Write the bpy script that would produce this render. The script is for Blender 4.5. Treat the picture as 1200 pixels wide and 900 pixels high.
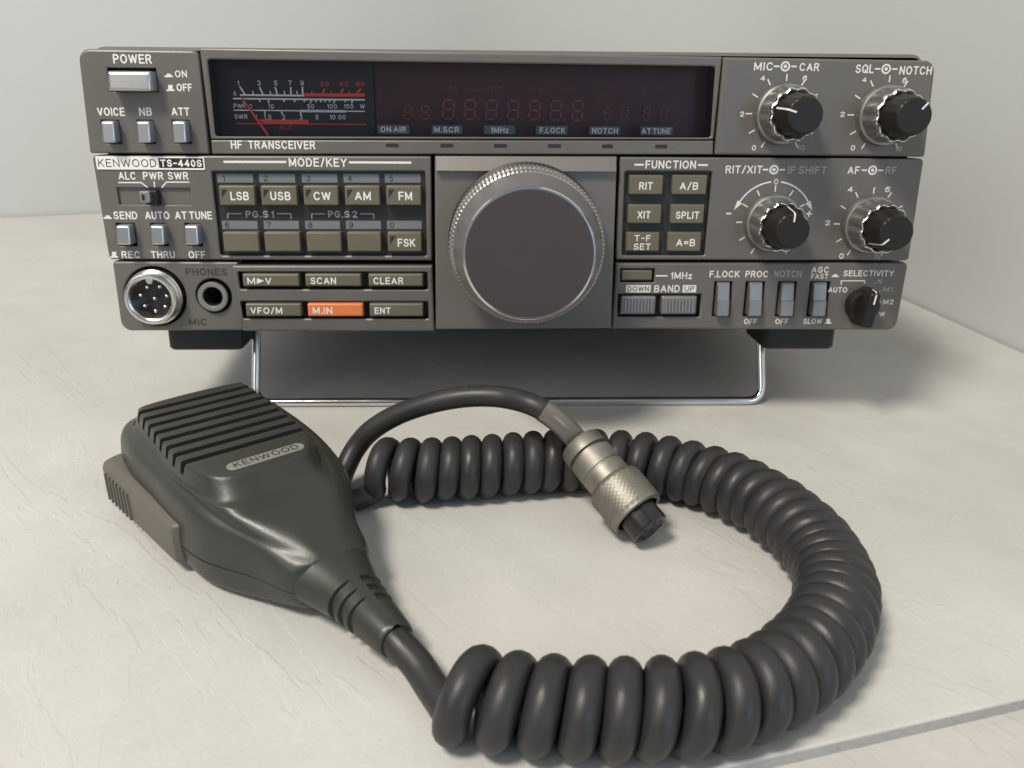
import bpy, bmesh, math, random
from mathutils import Vector, Matrix
from mathutils.geometry import tessellate_polygon
random.seed(7)
MM = 0.001
sc = bpy.context.scene
for o in list(bpy.data.objects): bpy.data.objects.remove(o)

# ------------------------------------------------------------------ camera (mm, solved from the photograph)
CAM = Vector((-10.1208, -279.1404, 138.9262))
RW = [Vector((0.99944448, -0.03162005, 0.01053147)), Vector((-0.00302174, -0.40066902, -0.91621788)),
      Vector((0.03319049, 0.91567707, -0.40054199))]
FPX = 1000.0
cam_d = bpy.data.cameras.new('camera'); cam = bpy.data.objects.new('camera', cam_d); sc.collection.objects.link(cam)
m = Matrix.Identity(4)
for i in range(3):
    m[i][0] = RW[0][i]; m[i][1] = -RW[1][i]; m[i][2] = -RW[2][i]; m[i][3] = CAM[i]*MM
cam.matrix_world = m
cam_d.sensor_width = 36; cam_d.lens = 30.0; cam_d.clip_start = 0.01; cam_d.clip_end = 100
cam_d.dof.use_dof = True; cam_d.dof.focus_distance = 0.25; cam_d.dof.aperture_fstop = 24
sc.camera = cam
sc.view_settings.view_transform = 'Standard'; sc.view_settings.look = 'None'
sc.view_settings.exposure = 0.04; sc.view_settings.gamma = 1.0

# ------------------------------------------------------------------ light
w = bpy.data.worlds.new('World'); sc.world = w; w.use_nodes = True
bg = w.node_tree.nodes['Background']; bg.inputs[0].default_value = (0.82, 0.91, 1.0, 1); bg.inputs[1].default_value = 0.27
def area(name, loc, tgt, size, power, col, sy=None):
    d = bpy.data.lights.new(name, 'AREA'); d.energy = power; d.color = col; d.size = size
    if sy: d.shape = 'RECTANGLE'; d.size_y = sy
    o = bpy.data.objects.new(name, d); sc.collection.objects.link(o); o.location = loc
    o.rotation_euler = (Vector(tgt)-Vector(loc)).to_track_quat('-Z', 'Y').to_euler()
    return o
area('ceiling_lamp', (-0.54, -0.62, 1.25), (0, 0, 0), 0.30, 20.5, (1.0, 0.935, 0.83))
area('room_bounce', (-1.35, -1.45, 1.15), (0, 0, 0.05), 1.0, 7, (1.0, 0.96, 0.91))
area('window_light', (1.05, -1.85, 0.50), (0, 0, 0.06), 0.5, 7.0, (0.42, 0.66, 1.0), 0.8)

# ------------------------------------------------------------------ geometry helpers
TAU = math.radians(5.0); HB = 37.0
class MB:
    def __init__(s): s.v = []; s.f = []; s.mi = []; s.sm = []; s.mats = []
    def mat(s, m):
        if m not in s.mats: s.mats.append(m)
        return s.mats.index(m)
    def add(s, vs, fs, m, smooth=False):
        b = len(s.v); k = s.mat(m); s.v += [tuple(p) for p in vs]
        for f in fs: s.f.append(tuple(b+i for i in f)); s.mi.append(k); s.sm.append(smooth)
    def loft(s, rings, m, cap0=False, cap1=False, smooth=True, closed=True, capmat=None):
        n = len(rings[0]); vs = [p for r in rings for p in r]; fs = []
        rng = n if closed else n-1
        for j in range(len(rings)-1):
            for i in range(rng):
                k = (i+1) % n
                fs.append((j*n+i, j*n+k, (j+1)*n+k, (j+1)*n+i))
        s.add(vs, fs, m, smooth)
        if cap0: s.add(rings[0], [tuple(reversed(range(n)))], capmat or m)
        if cap1: s.add(rings[-1], [tuple(range(n))], capmat or m)
    def build(s, name, parent=None, autosmooth=40, loc=None, weld=True):
        me = bpy.data.meshes.new(name)
        me.from_pydata([(x*MM, y*MM, z*MM) for x, y, z in s.v], [], s.f)
        for mt in s.mats: me.materials.append(mt)
        me.polygons.foreach_set('material_index', s.mi); me.polygons.foreach_set('use_smooth', s.sm)
        me.update()
        bm = bmesh.new(); bm.from_mesh(me)
        for e in bm.edges:
            if len(e.link_faces) == 2: e.smooth = e.calc_face_angle(0) < math.radians(autosmooth)
        bm.to_mesh(me); bm.free()
        o = bpy.data.objects.new(name, me); sc.collection.objects.link(o)
        if parent: o.parent = parent
        return o
def L3(u, v, n): return (u, -n, v)
def px(x, y, n=0.0):
    """photo pixel -> (u,v) in mm on the radio's front plane pushed out by n"""
    d = RW[0]*((x-600)/FPX)+RW[1]*((y-450)/FPX)+RW[2]
    nn = Vector((0, -math.cos(TAU), math.sin(TAU))); vv = Vector((0, math.sin(TAU), math.cos(TAU)))
    q = CAM-Vector((0, 0, HB)); t = (n-q.dot(nn))/d.dot(nn); p = q+d*t
    return (p.x, p.dot(vv))
def tz(x, y, z=0.0):
    """photo pixel -> world point in mm at height z"""
    d = RW[0]*((x-600)/FPX)+RW[1]*((y-450)/FPX)+RW[2]
    t = (z-CAM.z)/d.z; return CAM+d*t
def poly_px(pts, n=0): return [px(a, b, n) for a, b in pts]
def rect_px(x0, y0, x1, y1, n=0):
    """upright rectangle through the middle of the pixel box's sides, counter-clockwise"""
    xm, ym = (x0+x1)/2, (y0+y1)/2
    u0 = px(x0, ym, n)[0]; u1 = px(x1, ym, n)[0]; v1 = px(xm, y0, n)[1]; v0 = px(xm, y1, n)[1]
    return [(u0, v0), (u1, v0), (u1, v1), (u0, v1)]
def quad_px(tl, tr, br, bl, n=0): return poly_px([bl, br, tr, tl], n)
class Loop(list): pass
def rounded(pts, r, seg=5):
    N = len(pts); R_ = [max(.012, r[i] if isinstance(r, (list, tuple)) else r) for i in range(N)]
    out = Loop(); out.base, out.r, out.seg = [tuple(p) for p in pts], R_, seg
    for i in range(N):
        p = Vector(pts[i]); a = (Vector(pts[i-1])-p); b = (Vector(pts[(i+1) % N])-p)
        la, lb = a.length, b.length; a /= la; b /= lb
        ang = a.angle(b); d = min(R_[i]/math.tan(ang/2), la*.49, lb*.49); rr = d*math.tan(ang/2)
        c = p+(a+b).normalized()*(rr/math.sin(ang/2)); s0 = p+a*d-c; s1 = p+b*d-c
        a0 = math.atan2(s0.y, s0.x); a1 = math.atan2(s1.y, s1.x)
        da = (a1-a0+math.pi) % (2*math.pi)-math.pi
        for k in range(seg+1):
            t = a0+da*k/seg; out.append((c.x+rr*math.cos(t), c.y+rr*math.sin(t)))
    return out
def inset(pts, c):
    if hasattr(pts, 'base'):      # shrink the corners' polygon, then round it again
        return rounded(inset(pts.base, c), [x-c for x in pts.r], pts.seg)
    out = []; N = len(pts)
    for i in range(N):
        p = Vector(pts[i]); a = p-Vector(pts[i-1]); b = Vector(pts[(i+1) % N])-p
        if a.length < 1e-6: a = b
        if b.length < 1e-6: b = a
        na = Vector((-a.y, a.x)).normalized(); nb = Vector((-b.y, b.x)).normalized()
        k = na+nb; k = k/max(1e-3, k.dot(k))*2
        out.append(tuple(p+k*c))
    return out
def plate(mb, outer, n0, n1, mat, c=0.5, holes=(), cseg=3):
    """solid plate with rounded front edge; holes = (poly, depth_n, floor material, wall material, lip)"""
    rings = [[L3(u, v, n0) for u, v in outer]]
    for k in range(cseg+1):
        t = k/cseg*math.pi/2
        q = inset(outer, c*(1-math.cos(t))); rings.append([L3(u, v, n1-c+c*math.sin(t)) for u, v in q])
    mb.loft(rings, mat)
    cap = inset(outer, c); loops = [cap]
    for h in holes:
        poly, dn, fm, wm, lip = h
        big = inset(poly, -lip); loops.append(big)
        r = [[L3(u, v, n1) for u, v in big], [L3(u, v, n1-lip*.3) for u, v in inset(poly, -lip*.4)],
             [L3(u, v, n1-lip) for u, v in poly]]
        mb.loft(r, mat)
        mb.loft([r[-1], [L3(u, v, dn) for u, v in poly]], wm, smooth=False)
        if fm: mb.add([L3(u, v, dn) for u, v in poly], [tuple(range(len(poly)))], fm)
    allp = [p for l in loops for p in l]
    if len(loops) == 1: mb.add([L3(u, v, n1) for u, v in cap], [tuple(range(len(cap)))], mat)
    else:
        tris = tessellate_polygon([[Vector((u, v, 0)) for u, v in l] for l in loops])
        fs = []
        for a, b, d in tris:
            A, B, D = (Vector(allp[i]) for i in (a, b, d))
            cr = (B-A).x*(D-A).y-(B-A).y*(D-A).x
            fs.append((a, b, d) if cr > 0 else (a, d, b))
        mb.add([L3(u, v, n1) for u, v in allp], fs, mat)
def circle(c, r, seg=48, a0=0): return [(c[0]+r*math.cos(a0+2*math.pi*i/seg), c[1]+r*math.sin(a0+2*math.pi*i/seg)) for i in range(seg)]
def lathe(mb, c, prof, mat, seg=64, rf=None, cap1=True, cap0=False, smooth=True, mats=None):
    """profile (r, n) turned about the panel normal through c"""
    rings = []
    for j, (r, n) in enumerate(prof):
        rings.append([L3(c[0]+(rr:=(r*(rf(2*math.pi*i/seg, j) if rf else 1)))*math.cos(2*math.pi*i/seg), c[1]+rr*math.sin(2*math.pi*i/seg), n) for i in range(seg)])
    if mats is None: mb.loft(rings, mat, cap0=cap0, cap1=cap1, smooth=smooth)
    else:
        for j in range(len(rings)-1): mb.loft(rings[j:j+2], mats[j], smooth=smooth)
        if cap1: mb.loft([rings[-1]], mats[-1], cap1=True)
EPS = 0.06
def _arc(cx, cy, rx, ry, a0, a1, n=12): return [(cx+rx*math.cos(math.radians(a0+(a1-a0)*i/n)), cy+ry*math.sin(math.radians(a0+(a1-a0)*i/n))) for i in range(n+1)]
GL = {   # a plain grotesque drawn as strokes: width, polylines (cap height 1)
 'A': (.80, [[(0, 0), (.40, 1), (.80, 0)], [(.13, .32), (.67, .32)]]), 'B': (.66, [[(0, 0), (0, 1)]+_arc(.38, .76, .24, .24, 90, -90)+[(0, .52)], [(.38, .52)]+_arc(.40, .26, .26, .26, 90, -90)+[(0, 0)]]),
 'C': (.76, [_arc(.39, .5, .39, .5, 42, 318, 20)]), 'D': (.70, [[(0, 0), (0, 1)]+_arc(.28, .5, .42, .5, 90, -90, 14)+[(0, 0)]]),
 'E': (.60, [[(.60, 1), (0, 1), (0, 0), (.60, 0)], [(0, .52), (.54, .52)]]), 'F': (.56, [[(.56, 1), (0, 1), (0, 0)], [(0, .5), (.48, .5)]]),
 'G': (.78, [_arc(.39, .5, .39, .5, 42, 330, 20)+[(.78, .45), (.44, .45)]]), 'H': (.68, [[(0, 0), (0, 1)], [(.68, 0), (.68, 1)], [(0, .52), (.68, .52)]]),
 'I': (0, [[(0, 0), (0, 1)]]), 'J': (.5, [[(.5, 1), (.5, .28)]+_arc(.25, .26, .25, .26, 0, -180)]), 'K': (.68, [[(0, 0), (0, 1)], [(.64, 1), (.03, .40)], [(.22, .56), (.68, 0)]]),
 'L': (.54, [[(0, 1), (0, 0), (.54, 0)]]), 'M': (.86, [[(0, 0), (0, 1), (.43, .12), (.86, 1), (.86, 0)]]), 'N': (.70, [[(0, 0), (0, 1), (.70, 0), (.70, 1)]]),
 'O': (.82, [_arc(.41, .5, .41, .5, 90, 450, 24)]), 'P': (.64, [[(0, 0), (0, 1)]+_arc(.36, .73, .28, .27, 90, -90)+[(0, .46)]]), 'Q': (.82, [_arc(.41, .5, .41, .5, 90, 450, 24), [(.5, .28), (.82, 0)]]),
 'R': (.68, [[(0, 0), (0, 1)]+_arc(.38, .75, .26, .25, 90, -90)+[(0, .50)], [(.38, .50), (.66, 0)]]), 'S': (.66, [_arc(.33, .745, .30, .255, 25, 262, 12)+_arc(.33, .25, .33, .25, 82, -160, 12)]),
 'T': (.68, [[(0, 1), (.68, 1)], [(.34, 1), (.34, 0)]]), 'U': (.68, [[(0, 1), (0, .34)]+_arc(.34, .34, .34, .34, 180, 360, 14)+[(.68, 1)]]), 'V': (.76, [[(0, 1), (.38, 0), (.76, 1)]]),
 'W': (1.12, [[(0, 1), (.28, 0), (.56, .95), (.84, 0), (1.12, 1)]]), 'X': (.72, [[(0, 0), (.70, 1)], [(.02, 1), (.72, 0)]]), 'Y': (.74, [[(0, 1), (.37, .44), (.74, 1)], [(.37, .44), (.37, 0)]]),
 'Z': (.64, [[(0, 1), (.62, 1), (0, 0), (.64, 0)]]), 'z': (.42, [[(0, .66), (.40, .66), (0, 0), (.42, 0)]]), 'd': (.5, [_arc(.25, .33, .25, .33, 0, 360, 14), [(.5, 1), (.5, 0)]]),
 '0': (.58, [_arc(.29, .5, .29, .5, 90, 450, 20)]), '1': (.22, [[(0, .74), (.22, 1), (.22, 0)]]), '2': (.60, [_arc(.30, .71, .29, .29, 170, -35, 12)+[(0, 0), (.60, 0)]]),
 '3': (.60, [_arc(.28, .76, .27, .24, 155, -90)+_arc(.28, .27, .32, .27, 85, -155)]), '4': (.66, [[(.48, 0), (.48, 1), (0, .28), (.66, .28)]]), '5': (.60, [[(.56, 1), (.11, 1), (.05, .50)]+_arc(.29, .32, .31, .32, 140, -150, 14)]),
 '6': (.60, [_arc(.30, .32, .30, .32, 90, 450, 16), [(.56, .86), (.44, .98), (.26, .98), (.08, .78), (0, .45), (0, .32)]]), '7': (.60, [[(0, 1), (.60, 1), (.36, .55), (.22, 0)]]),
 '8': (.60, [_arc(.30, .75, .25, .25, 90, 450, 16), _arc(.30, .26, .30, .26, 90, 450, 16)]), '9': (.60, [_arc(.30, .68, .30, .32, 90, 450, 16), [(.04, .14), (.16, .02), (.34, .02), (.52, .22), (.60, .55), (.60, .68)]]),
 '/': (.42, [[(0, -.05), (.42, 1.05)]]), '-': (.40, [[(0, .48), (.40, .48)]]), '=': (.50, [[(0, .36), (.50, .36)], [(0, .64), (.50, .64)]]), '.': (0, [[(0, 0), (0, .04)]]), ' ': (.16, [])}
def text_shapes(s, w_, h_, k=.17):
    """stroke quads of a word fitted into a w_ x h_ mm box, origin bottom left"""
    t = k*h_; x = 0; segs = []; tt = k*1.0
    for i, ch in enumerate(s):
        gw, pl = GL[ch]
        for p in pl: segs.append([(x+a, b) for a, b in p])
        x += gw+(.24+tt if ch != ' ' else .12)
    xm = max(max(a for a, b in p) for p in segs); xm = max(xm, 1e-6)
    sx = (w_-t)/xm if xm > .05 else 1; sy = h_-t; quads = []
    for p in segs:
        P = [Vector((t/2+a*sx if xm > .05 else w_/2, t/2+b*sy)) for a, b in p]
        for i in range(len(P)-1):
            d = P[i+1]-P[i]
            if d.length < 1e-5: continue
            d.normalize(); n = Vector((-d.y, d.x))*t/2; e = d*t*.5
            big = d.x*0
            q0 = P[i]-(e if i == 0 or len(P) < 8 else e*.25); q1 = P[i+1]+(e if i == len(P)-2 or len(P) < 8 else e*.25)
            sharp = len(P) <= 6
            if len(P) in (3, 4, 5) and abs(d.x) > .05 and abs(d.y) > .05: q0 = P[i]-e*.5; q1 = P[i+1]+e*.5
            quads.append([q0-n, q1-n, q1+n, q0+n])
    return quads
def put_text(mb, quads, fn, mat):
    for i, q in enumerate(quads): mb.add([fn(p.x, p.y, EPS+.0012*(i % 24)) for p in q], [(0, 1, 2, 3)], mat)
def text(mb, s, box, mat, n=0.0, k=.17):
    r = rect_px(*box, n); (u0, v0), (u1, v1) = r[0], r[2]
    put_text(mb, text_shapes(s, u1-u0, v1-v0, k), lambda x, y, e: L3(u0+x, v0+y, n+e), mat)
def text_uv(mb, s, c, w_, h_, mat, n, k=.15):
    put_text(mb, text_shapes(s, w_, h_, k), lambda x, y, e: L3(c[0]-w_/2+x, c[1]-h_/2+y, n+e), mat)
def line(mb, pts, wd, mat, n=0.0, uv=False):
    P = [Vector(p) if uv else Vector(px(p[0], p[1], n)) for p in pts]
    for i in range(len(P)-1):
        a, b = P[i], P[i+1]; t = (b-a).normalized(); k = Vector((-t.y, t.x))*wd/2
        if i > 0: a = a-t*wd*.5
        q = [a-k, b-k, b+k, a+k]
        mb.add([L3(p.x, p.y, n+EPS+.004*i) for p in q], [(0, 1, 2, 3)], mat)
def fill(mb, uvs, mat, n):
    A = sum(uvs[i-1][0]*uvs[i][1]-uvs[i][0]*uvs[i-1][1] for i in range(len(uvs)))
    if A < 0: uvs = list(reversed(uvs))
    mb.add([L3(u, v, n+EPS) for u, v in uvs], [tuple(range(len(uvs)))], mat)
def catmull(P, per=8, closed=False):
    P = [Vector(p) for p in P]; N = len(P); out = []
    for i in range(N if closed else N-1):
        if closed: a, b, c, d = P[i-1], P[i], P[(i+1) % N], P[(i+2) % N]
        else: a, b, c, d = P[max(i-1, 0)], P[i], P[i+1], P[min(i+2, N-1)]
        for k in range(per):
            t = k/per
            out.append(.5*((2*b)+(c-a)*t+(2*a-5*b+4*c-d)*t*t+(3*b-a-3*c+d)*t**3))
    if not closed: out.append(P[-1])
    return out
def tube(mb, pts, r, mat, seg=14, cap=True, rfun=None):
    pts = [Vector(p) for p in pts]; rings = []; nrm = None
    for i, p in enumerate(pts):
        t = (pts[min(i+1, len(pts)-1)]-pts[max(i-1, 0)]).normalized()
        if nrm is None:
            nrm = t.cross(Vector((0, 0, 1)));
            if nrm.length < .1: nrm = t.cross(Vector((1, 0, 0)))
        nrm = (nrm-t*nrm.dot(t)).normalized(); b = t.cross(nrm)
        rr = rfun(i) if rfun else r
        rings.append([p+nrm*rr*math.cos(2*math.pi*k/seg)+b*rr*math.sin(2*math.pi*k/seg) for k in range(seg)])
    mb.loft(rings, mat, cap0=cap, cap1=cap)

# ------------------------------------------------------------------ materials
def mat(name, col, rough=.5, metal=0.0, spec=.5, noise=0.0, nscale=60, bump=0.0, bscale=900, coat=0.0, rvar=0.0):
    m = bpy.data.materials.new(name); m.use_nodes = True; nt = m.node_tree; b = nt.nodes['Principled BSDF']
    b.inputs['Base Color'].default_value = (*col, 1); b.inputs['Roughness'].default_value = rough
    b.inputs['Metallic'].default_value = metal; b.inputs['Specular IOR Level'].default_value = spec
    b.inputs['Coat Weight'].default_value = coat
    if noise or bump or rvar:
        tc = nt.nodes.new('ShaderNodeTexCoord')
    if noise or rvar:
        nz = nt.nodes.new('ShaderNodeTexNoise'); nz.inputs['Scale'].default_value = nscale; nz.inputs['Detail'].default_value = 5
        nt.links.new(tc.outputs['Object'], nz.inputs['Vector'])
    if noise:
        mx = nt.nodes.new('ShaderNodeMix'); mx.data_type = 'RGBA'
        mx.inputs[6].default_value = (*[c*(1-noise) for c in col], 1); mx.inputs[7].default_value = (*[min(1, c*(1+noise)) for c in col], 1)
        nt.links.new(nz.outputs['Fac'], mx.inputs[0]); nt.links.new(mx.outputs[2], b.inputs['Base Color'])
    if rvar:
        mr = nt.nodes.new('ShaderNodeMapRange'); mr.inputs[1].default_value = .3; mr.inputs[2].default_value = .7
        mr.inputs[3].default_value = rough-rvar; mr.inputs[4].default_value = rough+rvar
        nt.links.new(nz.outputs['Fac'], mr.inputs[0]); nt.links.new(mr.outputs[0], b.inputs['Roughness'])
    if bump:
        n2 = nt.nodes.new('ShaderNodeTexNoise'); n2.inputs['Scale'].default_value = bscale; n2.inputs['Detail'].default_value = 3
        bp = nt.nodes.new('ShaderNodeBump'); bp.inputs['Strength'].default_value = bump; bp.inputs['Distance'].default_value = 0.0004
        nt.links.new(tc.outputs['Object'], n2.inputs['Vector']); nt.links.new(n2.outputs['Fac'], bp.inputs['Height']); nt.links.new(bp.outputs['Normal'], b.inputs['Normal'])
    return m
M = {}
M['panel'] = mat('panel_paint', (.150, .140, .127), .42, 0.25, .5, noise=.10, nscale=45, bump=.10, bscale=2600, rvar=.06)
M['dialpanel'] = mat('dial_panel_metal', (.20, .185, .17), .40, 0.45, .5, noise=.08, nscale=45, bump=.06, bscale=2600)
M['cabinet'] = mat('cabinet_paint', (.13, .125, .115), .5, 0.1, .5, noise=.1, bump=.25, bscale=1500)
M['black'] = mat('black_plastic', (.012, .012, .013), .5)
M['recess'] = mat('recess_black', (.016, .016, .016), .6)
M['keypad'] = mat('keypad_black', (.020, .021, .021), .45, noise=.15)
M['strip'] = mat('number_strip_grey', (.17, .18, .185), .5)
M['white'] = mat('white_print', (.75, .735, .70), .55)
M['dim'] = mat('grey_print', (.36, .37, .37), .55)
M['engrave'] = mat('engraved_dark', (.035, .033, .03), .6)
M['key'] = mat('olive_key', (.132, .119, .080), .42, noise=.08, bump=.08, bscale=2500, rvar=.05)
M['keydark'] = mat('key_lens_dark', (.028, .025, .016), .35)
M['orange'] = mat('orange_key', (.70, .20, .06), .42, noise=.04)
M['silver'] = mat('silver_button', (.42, .42, .43), .30, .8, noise=.06, bump=.04, bscale=2500)
M['greybtn'] = mat('grey_button', (.26, .26, .26), .38, .5, noise=.06)
M['sticker'] = mat('badge_white', (.80, .78, .72), .5)
M['ink'] = mat('badge_ink', (.012, .012, .012), .5)
M['chrome'] = mat('chrome', (.72, .71, .69), .16, 1.0, noise=.05, rvar=.05)
M['socketring'] = mat('socket_ring_worn_chrome', (.62, .60, .56), .27, .95, noise=.15, nscale=200, rvar=.1)
M['satin'] = mat('satin_aluminium', (.42, .41, .39), .30, .9, noise=.06, nscale=200, rvar=.06)
M['skirt'] = mat('knob_skirt_satin', (.30, .295, .285), .34, .8, noise=.06, nscale=200, rvar=.06)
M['knob'] = mat('knob_dark', (.016, .014, .012), .40, .0, .32, noise=.15, rvar=.05)
M['disc'] = mat('dial_disc_satin', (.086, .069, .072), .42, .5, noise=.05, bump=.10, bscale=3000)
M['dialring'] = mat('dial_ring_metal', (.40, .375, .38), .36, .75, noise=.06, rvar=.05)
M['rubber'] = mat('rubber_black', (.018, .018, .018), .6)
M['meter'] = mat('meter_face', (.020, .021, .022), .6)
M['mwhite'] = mat('meter_white', (.92, .92, .90), .6)
M['mred'] = mat('meter_red', (.90, .085, .05), .6)
M['legend'] = mat('display_legend_white', (.92, .94, .94), .55)
M['display'] = mat('display_maroon', (.062, .013, .016), .45, noise=.6, nscale=40)
M['digit'] = mat('unlit_digit', (.30, .08, .075), .5)
M['lblbox'] = mat('display_label_grey', (.12, .155, .17), .6)
M['mic'] = mat('microphone_plastic', (.031, .0325, .0275), .36, 0, .5, noise=.14, nscale=60, bump=.12, bscale=2600, rvar=.06)
M['groove'] = mat('seam_dark', (.012, .012, .010), .7)
M['ptt'] = mat('button_taupe', (.118, .108, .086), .5, noise=.08, bump=.1, bscale=2200)
M['badge'] = mat('mic_badge_silver', (.27, .265, .235), .45, .3)
M['cord'] = mat('cord_rubber', (.027, .0265, .026), .44, 0, .42, noise=.25, nscale=90, bump=.12, bscale=1500, rvar=.09)
M['sleeve'] = mat('cable_sleeve', (.17, .15, .125), .25, .2, noise=.08)
M['nickel'] = mat('aged_nickel', (.26, .243, .208), .48, .75, noise=.28, nscale=160, bump=.10, bscale=2500, rvar=.10)
M['insert'] = mat('plug_black', (.016, .016, .017), .28)
M['hole'] = mat('hole_black', (.003, .003, .003), .9)
M['wall'] = mat('wall_paint', (.54, .555, .55), .8, noise=.02, nscale=6, bump=.1, bscale=120)
# smoked window: thin acrylic, clear with a fresnel sheen
g = bpy.data.materials.new('smoked_acrylic'); g.use_nodes = True; nt = g.node_tree; nt.nodes.clear()
o_ = nt.nodes.new('ShaderNodeOutputMaterial'); mx = nt.nodes.new('ShaderNodeMixShader'); tr = nt.nodes.new('ShaderNodeBsdfTransparent')
gl = nt.nodes.new('ShaderNodeBsdfGlossy'); fr = nt.nodes.new('ShaderNodeFresnel'); tr.inputs[0].default_value = (.97, .95, .96, 1)
gl.inputs['Roughness'].default_value = .06; fr.inputs[0].default_value = 1.45
nt.links.new(fr.outputs[0], mx.inputs[0]); nt.links.new(tr.outputs[0], mx.inputs[1]); nt.links.new(gl.outputs[0], mx.inputs[2]); nt.links.new(mx.outputs[0], o_.inputs[0])
M['glass'] = g
g2 = bpy.data.materials.new('clear_acrylic_back'); g2.use_nodes = True; n2t = g2.node_tree; n2t.nodes.clear()
o2 = n2t.nodes.new('ShaderNodeOutputMaterial'); t2 = n2t.nodes.new('ShaderNodeBsdfTransparent'); n2t.links.new(t2.outputs[0], o2.inputs[0]); M['glassback'] = g2
# stone-look tile
def tile_mat(name, c0, c1, seed):
    m = bpy.data.materials.new(name); m.use_nodes = True; nt = m.node_tree; N = nt.nodes.new; b = nt.nodes['Principled BSDF']; K = nt.links.new
    tc = N('ShaderNodeTexCoord')
    def mapped(rot, scale):
        mp = N('ShaderNodeMapping'); mp.vector_type = 'TEXTURE'; mp.inputs['Location'].default_value = (seed, seed*.7, 0); mp.inputs['Rotation'].default_value = (0, 0, math.radians(rot)); mp.inputs['Scale'].default_value = tuple(1/x for x in scale)
        K(tc.outputs['Object'], mp.inputs['Vector']); return mp.outputs[0]
    def noise(vec, sc_, det=5, dist=0.0, rough=.5):
        n = N('ShaderNodeTexNoise'); n.inputs['Scale'].default_value = sc_; n.inputs['Detail'].default_value = det; n.inputs['Distortion'].default_value = dist; n.inputs['Roughness'].default_value = rough; K(vec, n.inputs['Vector']); return n.outputs['Fac']
    def op(o, a, b_=None, c_=None):
        x = N('ShaderNodeMath'); x.operation = o
        for i, q in enumerate((a, b_, c_)):
            if q is None: continue
            if isinstance(q, (int, float)): x.inputs[i].default_value = q
            else: K(q, x.inputs[i])
        return x.outputs[0]
    def ramp(a, lo, hi):
        r = N('ShaderNodeMapRange'); r.interpolation_type = 'SMOOTHSTEP'; r.inputs[1].default_value = lo; r.inputs[2].default_value = hi; K(a, r.inputs[0]); return r.outputs[0]
    iso = mapped(0, (1, 1, 1))
    # cleft slate: terraces whose edges run in long broken lines down to the right
    sl = mapped(-52, (7, 38, 1))
    t1 = noise(sl, 1.0, 7, .5, .55); steps = op('MULTIPLY', t1, 9.0); fr = op('FRACT', steps)
    terr = op('ADD', op('SNAP', steps, 1.0), ramp(fr, .86, 1.0))
    # second set of shallow chips with curved outlines
    c1_ = noise(mapped(-12, (26, 17, 1)), 1.0, 5, 1.4, .55); s2 = op('MULTIPLY', c1_, 6.0); chips = op('ADD', op('SNAP', s2, 1.0), ramp(op('FRACT', s2), .90, 1.0))
    mask = ramp(noise(iso, 8, 3), .40, .56); mask2 = ramp(noise(mapped(20, (1, 1, 1)), 11, 3), .45, .62)
    fine = noise(iso, 700, 4, 0, .65); mid = noise(iso, 60, 5); big = noise(iso, 6, 5, .3)
    h = op('ADD', op('MULTIPLY', op('MULTIPLY', terr, mask), .16), op('MULTIPLY', op('MULTIPLY', chips, mask2), .08))
    h = op('ADD', h, op('MULTIPLY', fine, .22)); h = op('ADD', h, op('MULTIPLY', mid, .30)); h = op('ADD', h, op('MULTIPLY', big, 1.0))
    bp = N('ShaderNodeBump'); bp.inputs['Strength'].default_value = .5; bp.inputs['Distance'].default_value = .0011; K(h, bp.inputs['Height']); K(bp.outputs['Normal'], b.inputs['Normal'])
    f = op('ADD', op('MULTIPLY', big, .55), op('MULTIPLY', t1, .22)); f = op('ADD', f, op('MULTIPLY', fine, .24)); f = op('ADD', f, op('MULTIPLY', mid, .18))
    cr = N('ShaderNodeValToRGB'); cr.color_ramp.elements[0].position = .42; cr.color_ramp.elements[0].color = (*c0, 1); cr.color_ramp.elements[1].position = .78; cr.color_ramp.elements[1].color = (*c1, 1)
    K(f, cr.inputs[0]); K(cr.outputs[0], b.inputs['Base Color'])
    b.inputs['Roughness'].default_value = .5; b.inputs['Specular IOR Level'].default_value = .4
    return m
M['tile'] = tile_mat('stone_tile', (.465, .453, .428), (.615, .602, .574), 3.1)
M['tile_edge'] = mat('tile_edge_grit', (.42, .41, .39), .85, noise=.2, nscale=700, bump=.5, bscale=900)  # gritty tile body; its darker grey also paints in the step face's shade
M['tile2'] = tile_mat('stone_tile_next', (.42, .405, .375), (.57, .555, .52), 8.4)

# ------------------------------------------------------------------ setting
FR = tz(875, 899, 0); FRr = tz(1200, 812, 0)
ex = (FRr-FR); ex.z = 0; ex.normalize()
ex = Vector((math.cos(math.radians(13.5)), math.sin(math.radians(13.5)), 0)); ey = Vector((-ex.y, ex.x, 0))
front = (FR+FRr)/2; back = (tz(0, 255)+tz(125, 250))/2; right = (tz(1083, 360)+tz(1200, 416))/2
fy = front.dot(ey); by_ = back.dot(ey); rx = right.dot(ex)
def tab_pt(x, y, z): p = ex*x+ey*y; return (p.x, p.y, z)
def slab(name, x0, x1, y0, y1, z0, z1, r, mt):
    mb = MB(); poly = [(x0, y0), (x1, y0), (x1, y1), (x0, y1)]; rings = []
    rings.append([tab_pt(x, y, z0) for x, y in poly])
    for k in range(5):
        t = k/4*math.pi/2; rings.append([tab_pt(x, y, z1-r+r*math.sin(t)) for x, y in inset(poly, r*(1-math.cos(t)))])
    for i in range(len(rings)-1): mb.loft(rings[i:i+2], M['tile_edge'] if i < 1 else mt, smooth=True)
    mb.add(rings[-1], [(0, 1, 2, 3)], mt)
    o = mb.build(name); o['kind'] = 'structure'; return o
slab('tabletop', -700, rx, fy, by_, -9, 0, .7, M['tile'])
slab('lower_tabletop', -700, rx, fy-260, fy+2, -14, -3.6, 1.2, M['tile2'])
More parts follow.
